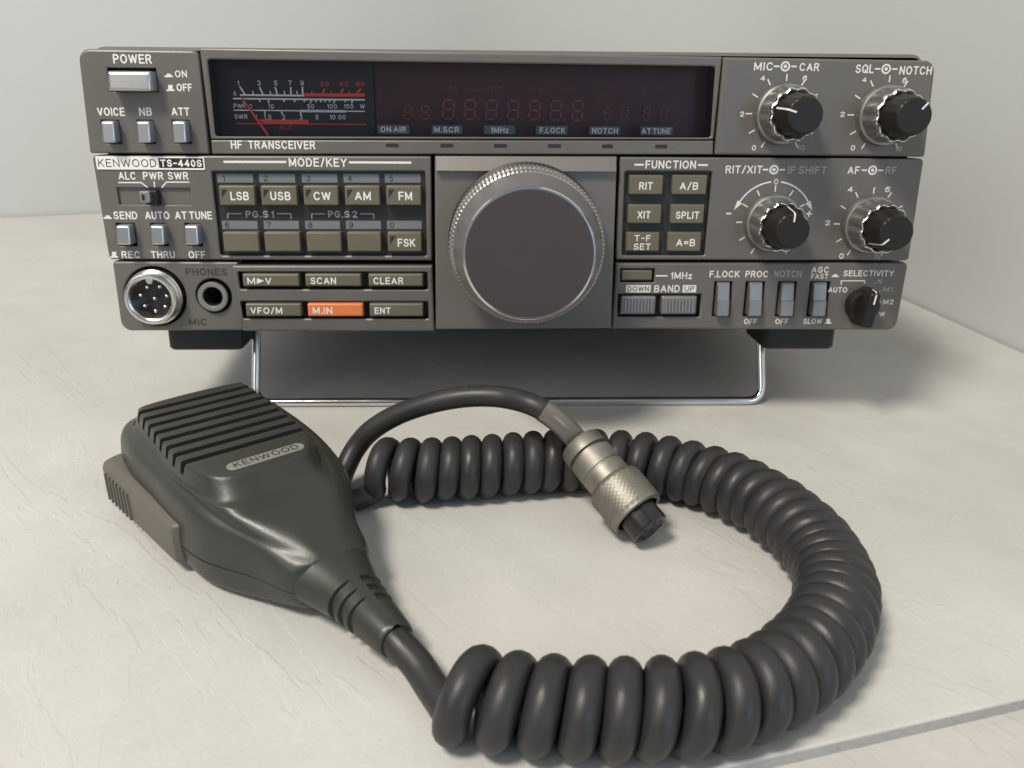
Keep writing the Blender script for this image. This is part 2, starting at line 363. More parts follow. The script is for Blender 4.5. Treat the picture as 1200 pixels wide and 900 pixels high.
mb = MB()   # walls behind and to the right of the tiled top, meeting in a soft corner
prof = [(-1100, by_+2), (rx-168, by_+2)]+[(rx-168+170*math.sin(t), by_+2-170*(1-math.cos(t))) for t in [i/16*math.pi/2 for i in range(1, 17)]]+[(rx+2, fy-500)]
mb.loft([[tab_pt(x, y, -300) for x, y in prof], [tab_pt(x, y, 900) for x, y in prof]], M['wall'], closed=False)
mb.loft([[tab_pt(x+30, y+30, 900) for x, y in prof], [tab_pt(x+30, y+30, -300) for x, y in prof]], M['wall'], closed=False)
wl = mb.build('wall'); wl['kind'] = 'structure'

# ------------------------------------------------------------------ the transceiver
radio = bpy.data.objects.new('transceiver', None); sc.collection.objects.link(radio)
radio.location = (0, 0, HB*MM); radio.rotation_euler = (-TAU, 0, 0); radio.empty_display_size = .05
radio['label'] = 'grey radio transceiver with large tuning dial and many keys, propped on its wire stand'
radio['category'] = 'radio transceiver'
def part(mb, name, parent=radio, label=None):
    o = mb.build(name, parent)
    if label: o['label'] = label
    return o
# cabinet body behind the fascia
mb = MB(); cab = rounded([(-132, 1.5), (132, 1.5), (132, 91.2), (-132, 91.2)], 3.5)
rings = [[(u, y, v) for u, v in inset(cab, c)] for y, c in ((303, 1.5), (302, 0.3), (300, 0), (6, 0), (3.2, 0.2), (2.2, 1.2))]
mb.loft(rings, M['cabinet'], cap0=True); part(mb, 'cabinet')

PN = M['panel']; WH = M['white']
# --- top left block with POWER
pw = rounded(quad_px((90.5, 57), (232, 59), (245, 180.6), (105, 179.6)), [.5, .3, 2.2, 3.6])
holes = [(rect_px(127, 79.5, 184, 107.8), -5, M['black'], M['black'], .35)]
for x0, x1 in ((120, 141), (162, 181), (203, 223)): holes.append((rect_px(x0, 140.5, x1, 168.3), -5, M['black'], M['black'], .35))
mb = MB(); plate(mb, pw, -6, 0, PN, .8, holes)
text(mb, 'POWER', (132.5, 63.5, 177.5, 74.5), WH); text(mb, 'ON', (205, 82.5, 219, 90.7), WH); text(mb, 'OFF', (207, 98, 225, 107), WH)
def sym_in(mb, x, y, w_, h_, mt=WH): fill(mb, poly_px([(x, y+h_), (x+w_, y+h_), (x+w_, y+h_*.66), (x+w_*.82, y+h_*.66), (x+w_*.7, y+h_*.3), (x+w_*.3, y+h_*.3), (x+w_*.18, y+h_*.66), (x, y+h_*.66)]), mt, 0)
def sym_out(mb, x, y, w_, h_, mt=WH): fill(mb, poly_px([(x, y+h_), (x+w_, y+h_), (x+w_, y+h_*.74), (x+w_*.78, y+h_*.74), (x+w_*.78, y), (x+w_*.22, y), (x+w_*.22, y+h_*.74), (x, y+h_*.74)]), mt, 0)
sym_in(mb, 193, 84.5, 9.5, 6); sym_out(mb, 195, 99.5, 9.5, 7.2)
text(mb, 'VOICE', (114, 126, 146, 135.8), WH); text(mb, 'NB', (163, 126, 178, 135.5), WH); text(mb, 'ATT', (201, 126, 222, 135.5), WH)
part(mb, 'power_panel')
def button(name, face, n1, mt, c=.7, n0=-5, r=.6, label=None, slope=0.0):
    f = rounded(rect_px(*face, n1), r, 3); mb = MB()
    rings = [[L3(u, v, n0) for u, v in f]]
    v0 = min(v for u, v in f); v1 = max(v for u, v in f)
    for k in range(4):
        t = k/3*math.pi/2
        rings.append([L3(u, v, n1-c+c*math.sin(t)-slope*((v-v0)/(v1-v0))) for u, v in inset(f, c*(1-math.cos(t)))])
    mb.loft(rings, mt, cap1=True); return part(mb, name, label=label)
button('power_button', (125, 83, 176.3, 107), 5.5, M['silver'], 1.0, label='wide silver power button', slope=.9)
for x0, x1 in ((118, 133.8), (159.3, 175.5), (201, 217.5)): button('push_button', (x0, 141.8, x1, 167.5), 4.5, M['silver'], .8, slope=.8)

# --- top centre: window bezel
bz = quad_px((236.5, 56.5), (845, 66.5), (834.5, 163.5), (247.5, 161))
win = rounded(quad_px((243, 69.5), (838.5, 78), (833, 161.2), (252, 159.8)), .8, 3)
outer = rounded(quad_px((233.5, 56), (846.5, 66.5), (836.5, 163.6), (246.8, 163.2)), .4, 2)
mb = MB(); plate(mb, outer, -6, 0, PN, .6, [(win, -11, M['recess'], M['black'], .5)])
part(mb, 'display_bezel')
mb = MB(); plate(mb, rounded(quad_px((246.8, 164), (836.5, 164.6), (836, 181.4), (248, 180.6)), .3, 2), -6, -.2, PN, .5)
text(mb, 'HF   TRANSCEIVER', (270.5, 164.8, 369.3, 174.6), WH, -.2)
for x0, x1 in ((452, 467), (516, 531.4), (578.7, 594.2), (642, 657.6), (705.3, 718.5), (767.6, 782)):
    y = 170.3+(x0-450)/330*1.4
    fill(mb, rounded(rect_px(x0, y-2.2, x1, y+2.2, -.2), .35, 2), M['recess'], -.2)
part(mb, 'label_strip')
# meter
NM = -8.0
mb = MB(); fill(mb, quad_px((243, 68), (437, 70), (440, 164), (250, 163), NM-.4), M['meter'], NM-.4); W2 = M['mwhite']; R2 = M['mred']
def mp_(X, Y): return (230+X/4, 50+Y/4)
def mline(pts, wd, mt): line(mb, [mp_(*p) for p in pts], wd, mt, NM)
def mtext(s, X0, Y0, X1, Y1, mt): a = mp_(X0, Y0); b = mp_(X1, Y1); text(mb, s, (a[0], a[1], b[0], b[1]), mt, NM, .13)
mline([(205, 245), (505, 248)], .55, W2); mline([(505, 244), (790, 246)], 1.0, R2); mline([(172, 262), (790, 268)], .5, W2)
mline([(175, 316), (790, 322)], .35, W2); mline([(490, 320), (700, 322)], .75, W2)
mline([(290, 368), (527, 370)], 1.2, R2); mline([(190, 379), (795, 383)], .3, R2)
for a, b in (((204, 206), (228, 242)), ((297, 208), (312, 242)), ((370, 208), (380, 242)), ((443, 208), (444, 242)), ((498, 206), (499, 242))): mline([a, b], .5, W2)
for X in (265, 346, 412, 471): mline([(X, 226), (X+3, 242)], .35, W2)
for a, b in (((602, 216), (592, 242)), ((690, 216), (674, 242)), ((772, 216), (748, 242))): mline([a, b], .6, R2)
for X in (541, 632, 716): mline([(X+2, 228), (X, 242)], .4, R2)
for X, h in ((222, 18), (298, 12), (339, 18), (412, 12), (462, 12), (508, 12), (538, 18), (562, 12), (585, 12), (606, 12), (627, 12), (648, 18), (700, 12), (732, 18)): mline([(X-(2 if X < 400 else -3), 268), (X+(2 if X < 400 else -4), 266+h)], .4, W2)
for X, h in ((262, 14), (322, 16), (402, 16), (490, 22)): mline([(X-2, 320), (X+1, 320+h)], .4, W2)
for s, X in (('1', 197), ('3', 294), ('5', 372), ('7', 440), ('9', 496)): mtext(s, X-8 if s != '1' else X-4, 178, X+8 if s != '1' else X+4, 201, W2)
for s, X in (('20', 601), ('40', 691), ('60', 769)): mtext(s, X-20, 182, X+20, 204, R2)
mtext('S', 174, 229, 187, 248, W2); mtext('dB', 762, 236, 790, 252, R2)
mtext('PWR', 175, 286, 232, 306, W2)
for s, a, b in (('0', 246, 262), ('10', 338, 364), ('50', 520, 552), ('100', 614, 659), ('150', 692, 737), ('W', 767, 791)): mtext(s, a, 288, b, 309, W2)
mtext('SWR', 180, 336, 240, 357, W2)
for s, a, b in (('1', 278, 286), ('1.5', 318, 352), ('2', 403, 417), ('3', 484, 498), ('5', 559, 573), ('10', 626, 652), ('00', 666, 700)): mtext(s, a, 338, b, 360, W2)
mtext('ALC', 388, 388, 452, 407, R2)
mo = part(mb, 'meter_face')
mb = MB(); a = px(*mp_(212, 255), -6.6); b = px(*mp_(338, 436), -6.6)
t = (Vector(b)-Vector(a)).normalized(); k = Vector((-t.y, t.x))
for nn in (0,):
    q = [Vector(a)-k*.22, Vector(b)-k*.45, Vector(b)+k*.45, Vector(a)+k*.22]
    mb.loft([[L3(p.x, p.y, -6.9) for p in q], [L3(p.x, p.y, -6.4) for p in q]], M['mred'], cap0=True, cap1=True, smooth=False)
part(mb, 'needle', mo)
# numeric display, unlit
mb = MB(); ND = -9.0
fill(mb, quad_px((438, 70), (838, 78), (834, 164), (441, 164), ND-.6), M['display'], ND-.6)
def seg7(cx, cy, w_, h_, sl=.10):
    u0, v0 = px(cx-w_/2, cy+h_/2, ND); u1, v1 = px(cx+w_/2, cy-h_/2, ND); W_, H_ = u1-u0, v1-v0; t = .105*H_
    P = lambda x, y: (u0+x*W_+sl*y*H_*.6, v0+y*H_)
    for (xa, ya), (xb, yb) in (((.12, 0), (.88, 0)), ((.12, .5), (.88, .5)), ((.12, 1), (.88, 1)), ((0, .07), (0, .44)), ((0, .56), (0, .93)), ((1, .07), (1, .44)), ((1, .56), (1, .93))):
        line(mb, [P(xa, ya), P(xb, yb)], t*.85, M['digit'], ND, uv=True)
    line(mb, [P(1.32, 0), P(1.45, 0)], t, M['digit'], ND, uv=True)
for i in range(7): seg7(525+i*25.2, 128+i*.3, 12, 22)
for x in (478, 498, 711, 731, 757, 777): seg7(x, 131.5+(x-478)*.006, 8, 15)
for x, s in ((527, 'VFO'), (556, 'M'), (580, 'RIT'), (628, 'SCAN'), (664, 'FUNC'), (724, 'CH'), (760, 'ATU')): text(mb, s, (x-8, 102, x+10, 108), M['digit'], ND, .12)
part(mb, 'number_display')
# smoked pane with the white legends on its back
mb = MB(); wq = inset(win, .15)
mb.loft([[L3(u, v, -1.9) for u, v in wq], [L3(u, v, -.9) for u, v in wq]], M['glassback'], cap0=True, smooth=False); mb.add([L3(u, v, -.9) for u, v in wq], [tuple(range(len(wq)))], M['glass'])
for s, bx, tx in (('ON AIR', (442.5, 146.5, 479.5, 156.7), (446, 148.4, 475.5, 154.8)), ('M.SCR', (506, 146.8, 541.8, 157), (508.9, 148.6, 537.9, 155.2)),
                  ('1MHz', (567.3, 147, 603.5, 157.4), (575.2, 149, 596, 155.8)), ('F.LOCK', (628.2, 147.5, 664.8, 157.7), (632.5, 149.4, 662.3, 156.2)),
                  ('NOTCH', (690.6, 148, 726.4, 158), (693.8, 149.8, 724, 156.6)), ('AT TUNE', (750.8, 148.4, 788.4, 158.4), (751.9, 150.2, 786, 157))):
    fill(mb, rect_px(*bx, -2.4), M['lblbox'], -2.5); text(mb, s, tx, M['legend'], -2.3)
part(mb, 'display_window')

# --- top right block
def knob_scale(mb, c, labels, r0=10.1, r1=12.2, angs=range(-60, 241, 30)):
    for a in angs:
        t = math.radians(a); line(mb, [(c[0]+r0*math.cos(t), c[1]+r0*math.sin(t)), (c[0]+r1*math.cos(t), c[1]+r1*math.sin(t))], .42, WH, 0, uv=True)
    for s, bx, mt in labels: text(mb, s, bx, M[mt], 0, .19)
LAB1 = [('4', (891.2, 88.6, 896.7, 94.6), 'white'), ('6', (940.4, 88.4, 945.8, 94.8), 'white'), ('2', (867.2, 130.6, 872, 136.8), 'white'), ('0', (881, 170, 886, 176.4), 'white'), ('10', (934, 170, 942.7, 176.4), 'dim')]
LAB2 = [('4', (1010.4, 90.6, 1015.6, 96.4), 'white'), ('6', (1057.4, 91, 1062.6, 97.6), 'white'), ('2', (984.7, 130.8, 989.8, 137), 'white'), ('0', (996.8, 170, 1002, 176.6), 'white'), ('10', (1048.8, 171, 1056.8, 177.6), 'dim')]
LAB4 = [('4', (993.6, 218.7, 999.4, 225), 'white'), ('6', (1037.2, 218.4, 1043, 225.3), 'white'), ('2', (967, 258, 972.6, 264), 'white'), ('0', (983.2, 296.8, 988.8, 303.2), 'white'), ('10', (1024, 296.4, 1032, 303.2), 'dim')]
def pot_symbol(mb, x, y, mt=WH):
    c = px(x, y)
    for (a, b) in ((-3.7, -1.9), (1.9, 3.7)): line(mb, [(c[0]+a, c[1]), (c[0]+b, c[1])], .5, mt, 0, uv=True)
    ro, ri = circle(c, 1.55, 24), circle(c, 1.0, 24)
    mb.add([L3(u, v, EPS) for u, v in ro+ri], [(i, (i+1) % 24, 24+(i+1) % 24, 24+i) for i in range(24)], mt)
    fill(mb, circle(c, .55, 16), mt, 0)
mb = MB()
kp = rounded(quad_px((848, 67), (1097, 71), (1084, 184.0), (837.5, 181.6)), [.5, .8, 3.6, .3]); plate(mb, kp, -6, 0, PN, .8)
KN = {'mic': px(917.5, 133.5), 'sql': px(1036.5, 135), 'rit': px(904.5, 260.5), 'af': px(1018.5, 262.5)}
text(mb, 'MIC', (883.7, 72.8, 905.4, 82.7), WH); pot_symbol(mb, 920.3, 77.8); text(mb, 'CAR', (936.9, 73.8, 960, 83.4), WH)
text(mb, 'SQL', (1002.7, 75.4, 1024, 85.8), WH); pot_symbol(mb, 1038.4, 80.8); text(mb, 'NOTCH', (1054, 77.5, 1092, 87.6), WH)
knob_scale(mb, KN['mic'], LAB1); knob_scale(mb, KN['sql'], LAB2)
part(mb, 'knob_panel')

# --- middle row left: badge and slider
ml = rounded(quad_px((107.5, 182.2), (504.8, 183.2), (506.3, 305.6), (127.8, 304.0)), [1.2, .4, .4, 1.2])
pad = rounded(quad_px((247.8, 200.8), (498, 201), (500.3, 299.6), (258.3, 299.3)), .6, 3)
holes = [(pad, -1.6, M['keypad'], M['black'], .5), (rect_px(138, 220.3, 223.3, 240.2), -1.1, PN, PN, .4)]
for x0, x1 in ((137.3, 159), (178, 196), (218, 236)): holes.append((rect_px(x0, 261.5, x1, 288.5), -5, M['black'], M['black'], .35))
mb = MB(); plate(mb, ml, -6, 0, PN, .6, holes)
text(mb, 'ALC', (138.7, 201.4, 158.7, 210.6), WH); text(mb, 'PWR', (167.5, 201.4, 191.2, 210.6), WH); text(mb, 'SWR', (196.7, 201.4, 220.5, 210.6), WH)
line(mb, [(138.7, 213.9), (165.5, 213.9), (173, 219.6)], .4, WH); line(mb, [(180.7, 212.3), (181.2, 219.5)], .4, WH); line(mb, [(222, 213.4), (195, 213.4), (189.5, 219.8)], .4, WH)
text(mb, 'SEND', (133, 247.7, 161, 257), WH); text(mb, 'AUTO', (170, 247.7, 198.5, 257), WH); text(mb, 'AT TUNE', (205, 247.7, 248.5, 257), WH)
text(mb, 'REC', (142.5, 294.2, 163.7, 302.5), WH); text(mb, 'THRU', (177, 294.2, 205, 302.5), WH); text(mb, 'OFF', (221, 294.2, 240.5, 302.5), WH)
sym_in(mb, 121.5, 250.5, 9.5, 6); sym_out(mb, 129.3, 295, 9, 7)
text(mb, 'MODE/KEY', (338.5, 185.2, 406.5, 195.4), WH); line(mb, [(262, 189.6), (335.5, 189.8)], .7, WH); line(mb, [(409, 190.2), (482, 190.6)], .7, WH)
# on the black pad
kn = -1.6
for i, (a, b) in enumerate(((254.4, 296.5), (303.8, 345.9), (353.7, 395.3), (402.6, 444.2), (451, 492.8))):
    r = rect_px(a, 203.9, b, 214, kn); fill(mb, r, M['strip'], kn); text(mb, '12345'[i], (a+5 if i else a+6.5, 205.6, a+10 if i else a+9, 212.3), M['ink'], kn+.03, .14)
for i, (a, b) in enumerate(((260.3, 301.8), (309.2, 350.3), (357.6, 398.4), (405.5, 446.4), (453.5, 494))):
    r = rect_px(a, 258.6, b, 268.4, kn); fill(mb, r, M['strip'], kn); text(mb, '67890'[i], (a+3.5, 260.3, a+8.5, 267), M['ink'], kn+.03, .14)
D = M['dim']
text(mb, 'PG.S 1', (287.9, 247, 320.9, 255), D, kn); text(mb, 'PG.S 2', (384.5, 247, 418.7, 255), D, kn)
for pts in (((267, 256), (267, 250.4), (283, 250.4)), ((324, 250.4), (341, 250.4), (341, 256.5)), ((365.5, 256), (365.5, 250.6), (381, 250.6)), ((422, 250.6), (438, 250.6), (438, 256.5))): line(mb, pts, .3, D, kn)
part(mb, 'mode_panel')
mb = MB(); bq = rounded(rect_px(112.5, 183.4, 239.5, 198.8, .4), .3, 2)
mb.loft([[L3(u, v, 0) for u, v in bq], [L3(u, v, .35) for u, v in bq]], M['sticker'], cap1=True, smooth=False)
text(mb, 'KENWOOD', (115, 186.4, 183, 195.6), M['ink'], .35, .10)
fill(mb, rect_px(186, 185.4, 238, 196.8, .35), M['ink'], .35); text(mb, 'TS-440S', (188, 187, 236.5, 195.5), M['sticker'], .43, .20)
part(mb, 'badge')
mb = MB()
f = rounded(rect_px(172, 223, 186, 239.5, 1), .4, 3); mb.loft([[L3(u, v, -2.6) for u, v in f], [L3(u, v, 2.2) for u, v in f], [L3(u, v, 2.6) for u, v in inset(f, .4)]], M['black'], cap1=True)
f = rounded(rect_px(163.2, 224.5, 175, 237.6, 5), .3, 3); mb.loft([[L3(u, v, 2.0) for u, v in f], [L3(u, v, 4.7) for u, v in f], [L3(u, v, 5) for u, v in inset(f, .3)]], M['silver'], cap0=True, cap1=True)
fill(mb, rect_px(166.2, 228, 169.6, 235, 5), M['ink'], 5)
part(mb, 'slide_switch')
for x0, x1 in ((135.3, 152), (175.5, 191.7), (215.6, 232)): button('push_button', (x0, 264.5, x1, 287.7), 4.5, M['silver'], .8, slope=.8)
def key(face, label, tbox, mt=None, tri=False, n1=1.6, n0=-2.0, c=.45, lab=None, tri_play=None):
    mt = mt or M['key']; f = rounded(rect_px(*face, n1), .35, 3); mb = MB()
    rings = [[L3(u, v, n0) for u, v in f]]
    for k in range(4):
        t = k/3*math.pi/2; rings.append([L3(u, v, n1-c+c*math.sin(t)) for u, v in inset(f, c*(1-math.cos(t)))])
    mb.loft(rings, mt, cap1=True)
    if label:
        for s, bx in zip(label, tbox): text(mb, s, bx, WH, n1)
    if tri: x, y = face[0]+3, face[1]+4.3; fill(mb, poly_px([(x, y), (x+6.6, y), (x, y+10)], n1), M['keydark'], n1)
    if tri_play: fill(mb, poly_px(tri_play, n1), WH, n1)
    return part(mb, 'key', label=lab)
r1 = ((256.8, 298.4), (305.8, 347.8), (355.6, 396.2), (404, 445), (452.5, 493.3))
for (a, b), s, tx in zip(r1, ('LSB', 'USB', 'CW', 'AM', 'FM'), ((270, 291.6), (316.8, 340.5), (367.4, 387.7), (415.8, 434.6), (467, 483))):
    key((a, 217.8, b, 240.8), [s], [(tx[0], 224.6, tx[1], 234.7)], tri=True)
r2 = ((261.7, 303.3), (310, 351.5), (359.3, 399.7), (407, 446.4))
for a, b in r2: key((a, 272.2, b, 295), None, None)
key((454.2, 272.2, 494, 295), ['FSK'], [(466, 279.7, 486.7, 289)], tri=True)

# --- lower left: mic socket, phones, memory keys
ll = rounded(quad_px((130, 306.5), (506.5, 308.5), (508, 387.5), (141.5, 388.3)), [1.6, .3, .3, 3.4])
MC = px(181.3, 347.8); PC = px(250, 347.3)
holes = [(circle(MC, 10.3, 48), -7, M['recess'], M['recess'], .5), (circle(PC, 5.9, 40), -7, M['recess'], M['recess'], .5)]
mb = MB(); plate(mb, rounded(quad_px((130.5, 306.5), (278, 307.5), (285, 387.8), (141.8, 388.3)), [3.6, .3, .3, 1.2]), -6, -.5, PN, .7, holes)
text(mb, 'PHONES', (217.5, 314.5, 266, 322.8), M['engrave'], -.5); text(mb, 'MIC', (221.7, 373.4, 242, 381.4), M['engrave'], -.5)
part(mb, 'jack_panel')
rk = rounded(quad_px((271, 311), (506.6, 311), (509.0, 388), (285, 388)), [.6, .3, .3, .8])
holes = [(rounded(quad_px((279, 318.6), (500.6, 319), (501.6, 339), (281.5, 338.6)), .4, 2), -3, M['black'], M['black'], .5),
         (rounded(quad_px((282.5, 353.2), (501.3, 353.5), (502.4, 373.4), (284.8, 373)), .4, 2), -3, M['black'], M['black'], .5)]
mb = MB(); plate(mb, rk, -6, .4, PN, .7, holes); part(mb, 'memory_key_panel')
KW = dict(n1=1.7, n0=-2.8, c=.6)
key((284.2, 321.2, 350.3, 335.8), ['M', 'V'], [(289.9, 325.3, 299, 333.1), (311, 325.3, 318, 333.1)], tri_play=[(301, 325.8), (309.6, 329.2), (301, 332.6)], **KW)
key((357.6, 321.2, 423, 335.8), ['SCAN'], [(364, 325.1, 393.8, 333.1)], **KW)
key((431.7, 321.2, 495.8, 335.8), ['CLEAR'], [(437.6, 325, 472.5, 333.1)], **KW)
key((288, 355.9, 352.7, 371), ['VFO/M'], [(293.5, 360.2, 330.7, 367.8)], **KW)
key((360.5, 355.9, 425.3, 371), ['M.IN'], [(366.7, 360, 389.4, 368)], mt=M['orange'], lab='orange memory-in key', **KW)
key((433, 355.9, 495.8, 371), ['ENT'], [(439, 360.2, 457.9, 367.8)], **KW)
# mic socket
mb = MB(); lathe(mb, MC, [(9.4, -7), (9.4, .6), (8.9, 1.0), (8.9, 1.5), (8.6, 1.7), (8.9, 1.95), (8.6, 2.2), (8.9, 2.45), (8.6, 2.7), (8.9, 2.95), (8.6, 3.2), (8.75, 3.5), (8.6, 3.95), (8.0, 4.2), (7.3, 4.1), (6.8, 3.6), (6.7, -1.8)], M['socketring'], 64, cap1=False,
                rf=lambda t, j: 1.0); so = part(mb, 'mic_socket')
mb = MB(); fill(mb, circle(MC, 6.75, 48), M['insert'], -1.6)
kx = (MC[0]+.2, MC[1]+6.3); lathe(mb, kx, [(1.3, -1.5), (1.3, 3.5), (1.0, 3.8)], M['chrome'], 24); part(mb, 'socket_insert', so)
for X, Y in ((368, 628), (427, 625), (337, 665), (403, 680), (460, 668), (358, 715), (452, 717), (408, 738)):
    c = px(80+X/4, 180+Y/4, 1.8); mb = MB()
    lathe(mb, c, [(.72, -1.6), (.72, 1.5), (.50, 1.95), (.18, 2.1)], M['chrome'], 14); part(mb, 'pin', so)
mb = MB(); lathe(mb, PC, [(5.1, -7), (5.1, .6), (4.8, 1.0), (3.6, 1.0), (3.25, .6), (3.2, -7)], M['satin'], 48, cap1=False,
                mats=[M['knob'], M['greybtn'], M['greybtn'], M['greybtn'], M['hole']])
fill(mb, circle(PC, 3.2, 32), M['hole'], -6.9); part(mb, 'phones_jack')

# --- dial block
mb = MB(); dp = rounded(quad_px((509.3, 183), (723.4, 183.4), (716.2, 384.8), (510.5, 386)), .4, 2)
plate(mb, dp, -6, -.1, M['dialpanel'], .5)
part(mb, 'dial_panel')
mb = MB(); t0 = rect_px(511.5, 183.5, 721.5, 201, 0)   # slanted brow above the dial
u0, v0 = t0[0]; u1, v1 = t0[2]
mb.add([L3(u0, v0, -.1), L3(u1, v0, -.1), L3(u1, v0+.3, 2.0), L3(u0, v0+.3, 2.0), L3(u1, v1, .1), L3(u0, v1, .1), L3(u1, v1, -.1), L3(u0, v1, -.1)],
       [(0, 1, 2, 3), (3, 2, 4, 5), (5, 4, 6, 7), (1, 6, 4, 2), (0, 3, 5, 7)], M['dialpanel'])
part(mb, 'dial_brow')
DC = px(615.8, 282.3, 2)
mb = MB(); NT = 110
kn_r = lambda t, j: 1.0
prof = [(25.6, -1), (25.6, 3.0), (24.9, 3.4)]
lathe(mb, DC, prof, M['black'], 128, cap1=True)
part_d = part(mb, 'tuning_dial')
mb = MB()
def teeth(t, j): return 1.0 if (int(t/(2*math.pi)*NT*4+.5) % 4) < 2 else .988
KNM = mat('knurled_metal', (.30, .285, .28), .45, .7, noise=.1)
lathe(mb, DC, [(24.9, 3.2), (25.1, 3.8), (25.1, 13.6), (24.7, 14.2)], KNM, NT*4, rf=lambda t, j: teeth(t, j) if j in (1, 2) else .985, cap1=True, smooth=False)
lathe(mb, DC, [(23.9, 14.0), (23.9, 15.2), (24.3, 15.5), (24.3, 18.0), (23.9, 18.4)], M['satin'], NT*4, rf=lambda t, j: (teeth(t, j)) if j in (2, 3) else .99, cap1=True, smooth=False)
part(mb, 'knurled_skirt', part_d)
mb = MB(); lathe(mb, DC, [(23.4, 18.2), (23.5, 19.4), (23.2, 20.2), (20.6, 27.6), (20.45, 28.3), (20.15, 28.7), (19.7, 28.75)], M['dialring'], 128, cap1=True,
                mats=[M['dialring']]*4+[M['chrome']]*3)
part(mb, 'bevel_ring', part_d)
mb = MB(); lathe(mb, DC, [(19.7, 28.5), (19.6, 28.86), (19.3, 28.9)], M['disc'], 128, cap1=True); part(mb, 'face_disc', part_d)

# --- middle right
mr = rounded(quad_px((727.0, 184), (1083, 186.2), (1065, 305.5), (722.5, 304.5)), [.4, 1.2, 1.2, .4])
fp = rounded(quad_px((732.6, 201), (834.6, 201.3), (825.6, 299.4), (729, 299.2)), .5, 3)
mb = MB(); plate(mb, mr, -6, 0, PN, .6, [(fp, -1.6, M['keypad'], M['black'], .5)])
text(mb, 'FUNCTION', (756.4, 188, 815.5, 197.6), WH); line(mb, [(743.5, 193), (754.5, 193)], .6, WH); line(mb, [(818, 193.3), (829.5, 193.4)], .6, WH)
text(mb, 'RIT/XIT', (850.3, 194, 893.5, 203.2), WH); pot_symbol(mb, 907, 198.8); text(mb, 'IF SHIFT', (923.3, 194.8, 968.8, 203.8), D)
text(mb, 'AF', (993.3, 194.9, 1007.3, 204), WH); pot_symbol(mb, 1022.5, 199.5); text(mb, 'RF', (1037.7, 195.4, 1050.5, 204.2), D)
knob_scale(mb, KN['rit'], [], angs=range(-60, 241, 30)); knob_scale(mb, KN['af'], LAB4)
c = KN['rit']; text_uv(mb, '0', (c[0], c[1]+13.4), 1.4, 1.8, WH, 0)
for s in (1, -1):
    arc = [(c[0]+s*13.4*math.sin(math.radians(a)), c[1]+13.4*math.cos(math.radians(a))) for a in range(7, 62, 6)]
    line(mb, arc, .5, WH, 0, uv=True); e = Vector(arc[-1]); d_ = (e-Vector(arc[-2])).normalized(); k_ = Vector((-d_.y, d_.x))
    fill(mb, [tuple(e-k_*.95-d_*.3), tuple(e+d_*3.0), tuple(e+k_*.95-d_*.3)], WH, .02)
cm = px(853.9, 250.2); line(mb, [(cm[0]-.9, cm[1]), (cm[0]+.9, cm[1])], .5, WH, 0, uv=True)
cm = px(948, 250.5); line(mb, [(cm[0]-1, cm[1]), (cm[0]+1, cm[1])], .5, WH, 0, uv=True); line(mb, [(cm[0], cm[1]-1), (cm[0], cm[1]+1)], .5, WH, .01, uv=True)
part(mb, 'function_panel')
FK = dict(n1=.6, n0=-1.8, c=.4)
key((737.5, 205.4, 777, 228), ['RIT'], [(749, 213.3, 765, 222.3)], **FK); key((788, 205.4, 828.4, 228), ['A/B'], [(796.6, 213.5, 818.2, 222.5)], **FK)
key((736, 240, 775, 262), ['XIT'], [(747, 247.4, 762.4, 256)], **FK); key((786, 240, 825, 262), ['SPLIT'], [(792, 247.8, 819.4, 256.4)], **FK)
key((734, 272.6, 772.6, 294.5), ['T-F', 'SET'], [(743.5, 275.4, 762.4, 282.8), (742.6, 285.2, 762.4, 292.8)], **FK); key((782.5, 272.6, 821.5, 294.5), ['A=B'], [(792.4, 280, 814.6, 288.6)], **FK)

# --- lower right
lr = rounded(quad_px((722.3, 308.6), (1065, 308.0), (1050.5, 387.2), (716.8, 385.5)), [.3, 3.4, 1.4, .3])
holes = [(rect_px(727, 315, 767, 331), -2, M['black'], M['black'], .4), (rect_px(724.3, 345, 821, 371.5), -2.5, M['black'], M['black'], .5)]
SW = ((836.3, 856.7, 841, 855), (872.8, 894.7, 878.4, 893.3), (910.8, 931.8, 915.8, 930.6), (948, 971, 953.3, 968.7))
for a, b, _, _ in SW: holes.append((rect_px(a, 330.2, b, 371), -4, M['black'], M['black'], .35))
mb = MB(); plate(mb, lr, -6, -.2, PN, .7, holes)
n_ = -.2
line(mb, [(768.5, 323.2), (782.5, 323.2)], .5, WH, n_); text(mb, '1MHz', (786, 319, 811, 327), WH, n_)
fill(mb, rect_px(733.6, 334, 762.4, 342.6, n_), WH, n_); text(mb, 'DOWN', (735.5, 335.4, 760.5, 341.4), M['engrave'], n_+.04, .14)
text(mb, 'BAND', (766.6, 334, 796.6, 342.5), WH, n_); fill(mb, rect_px(800, 334, 815.8, 342.6, n_), WH, n_); text(mb, 'UP', (802.3, 335.4, 813.5, 341.4), M['engrave'], n_+.04, .14)
text(mb, 'F.LOCK', (831.5, 317.2, 866.7, 325), WH, n_); text(mb, 'PROC', (873.5, 317.2, 899.8, 325), WH, n_); text(mb, 'NOTCH', (907.3, 317, 939.5, 325), D, n_)
text(mb, 'AGC', (951, 312.5, 971, 319.8), WH, n_); text(mb, 'FAST', (950.5, 320.8, 970.5, 327), WH, n_); sym_in(mb, 974.5, 319.8, 8.5, 5)
text(mb, 'SELECTIVITY', (988.5, 316.7, 1047.5, 323.8), WH, n_)
text(mb, 'OFF', (871.8, 373.4, 887, 379.8), WH, n_); text(mb, 'OFF', (908.5, 373.4, 923.6, 379.8), WH, n_); text(mb, 'SLOW', (941.4, 373.2, 963.3, 379.6), WH, n_); sym_out(mb, 966.3, 373.4, 8, 6)
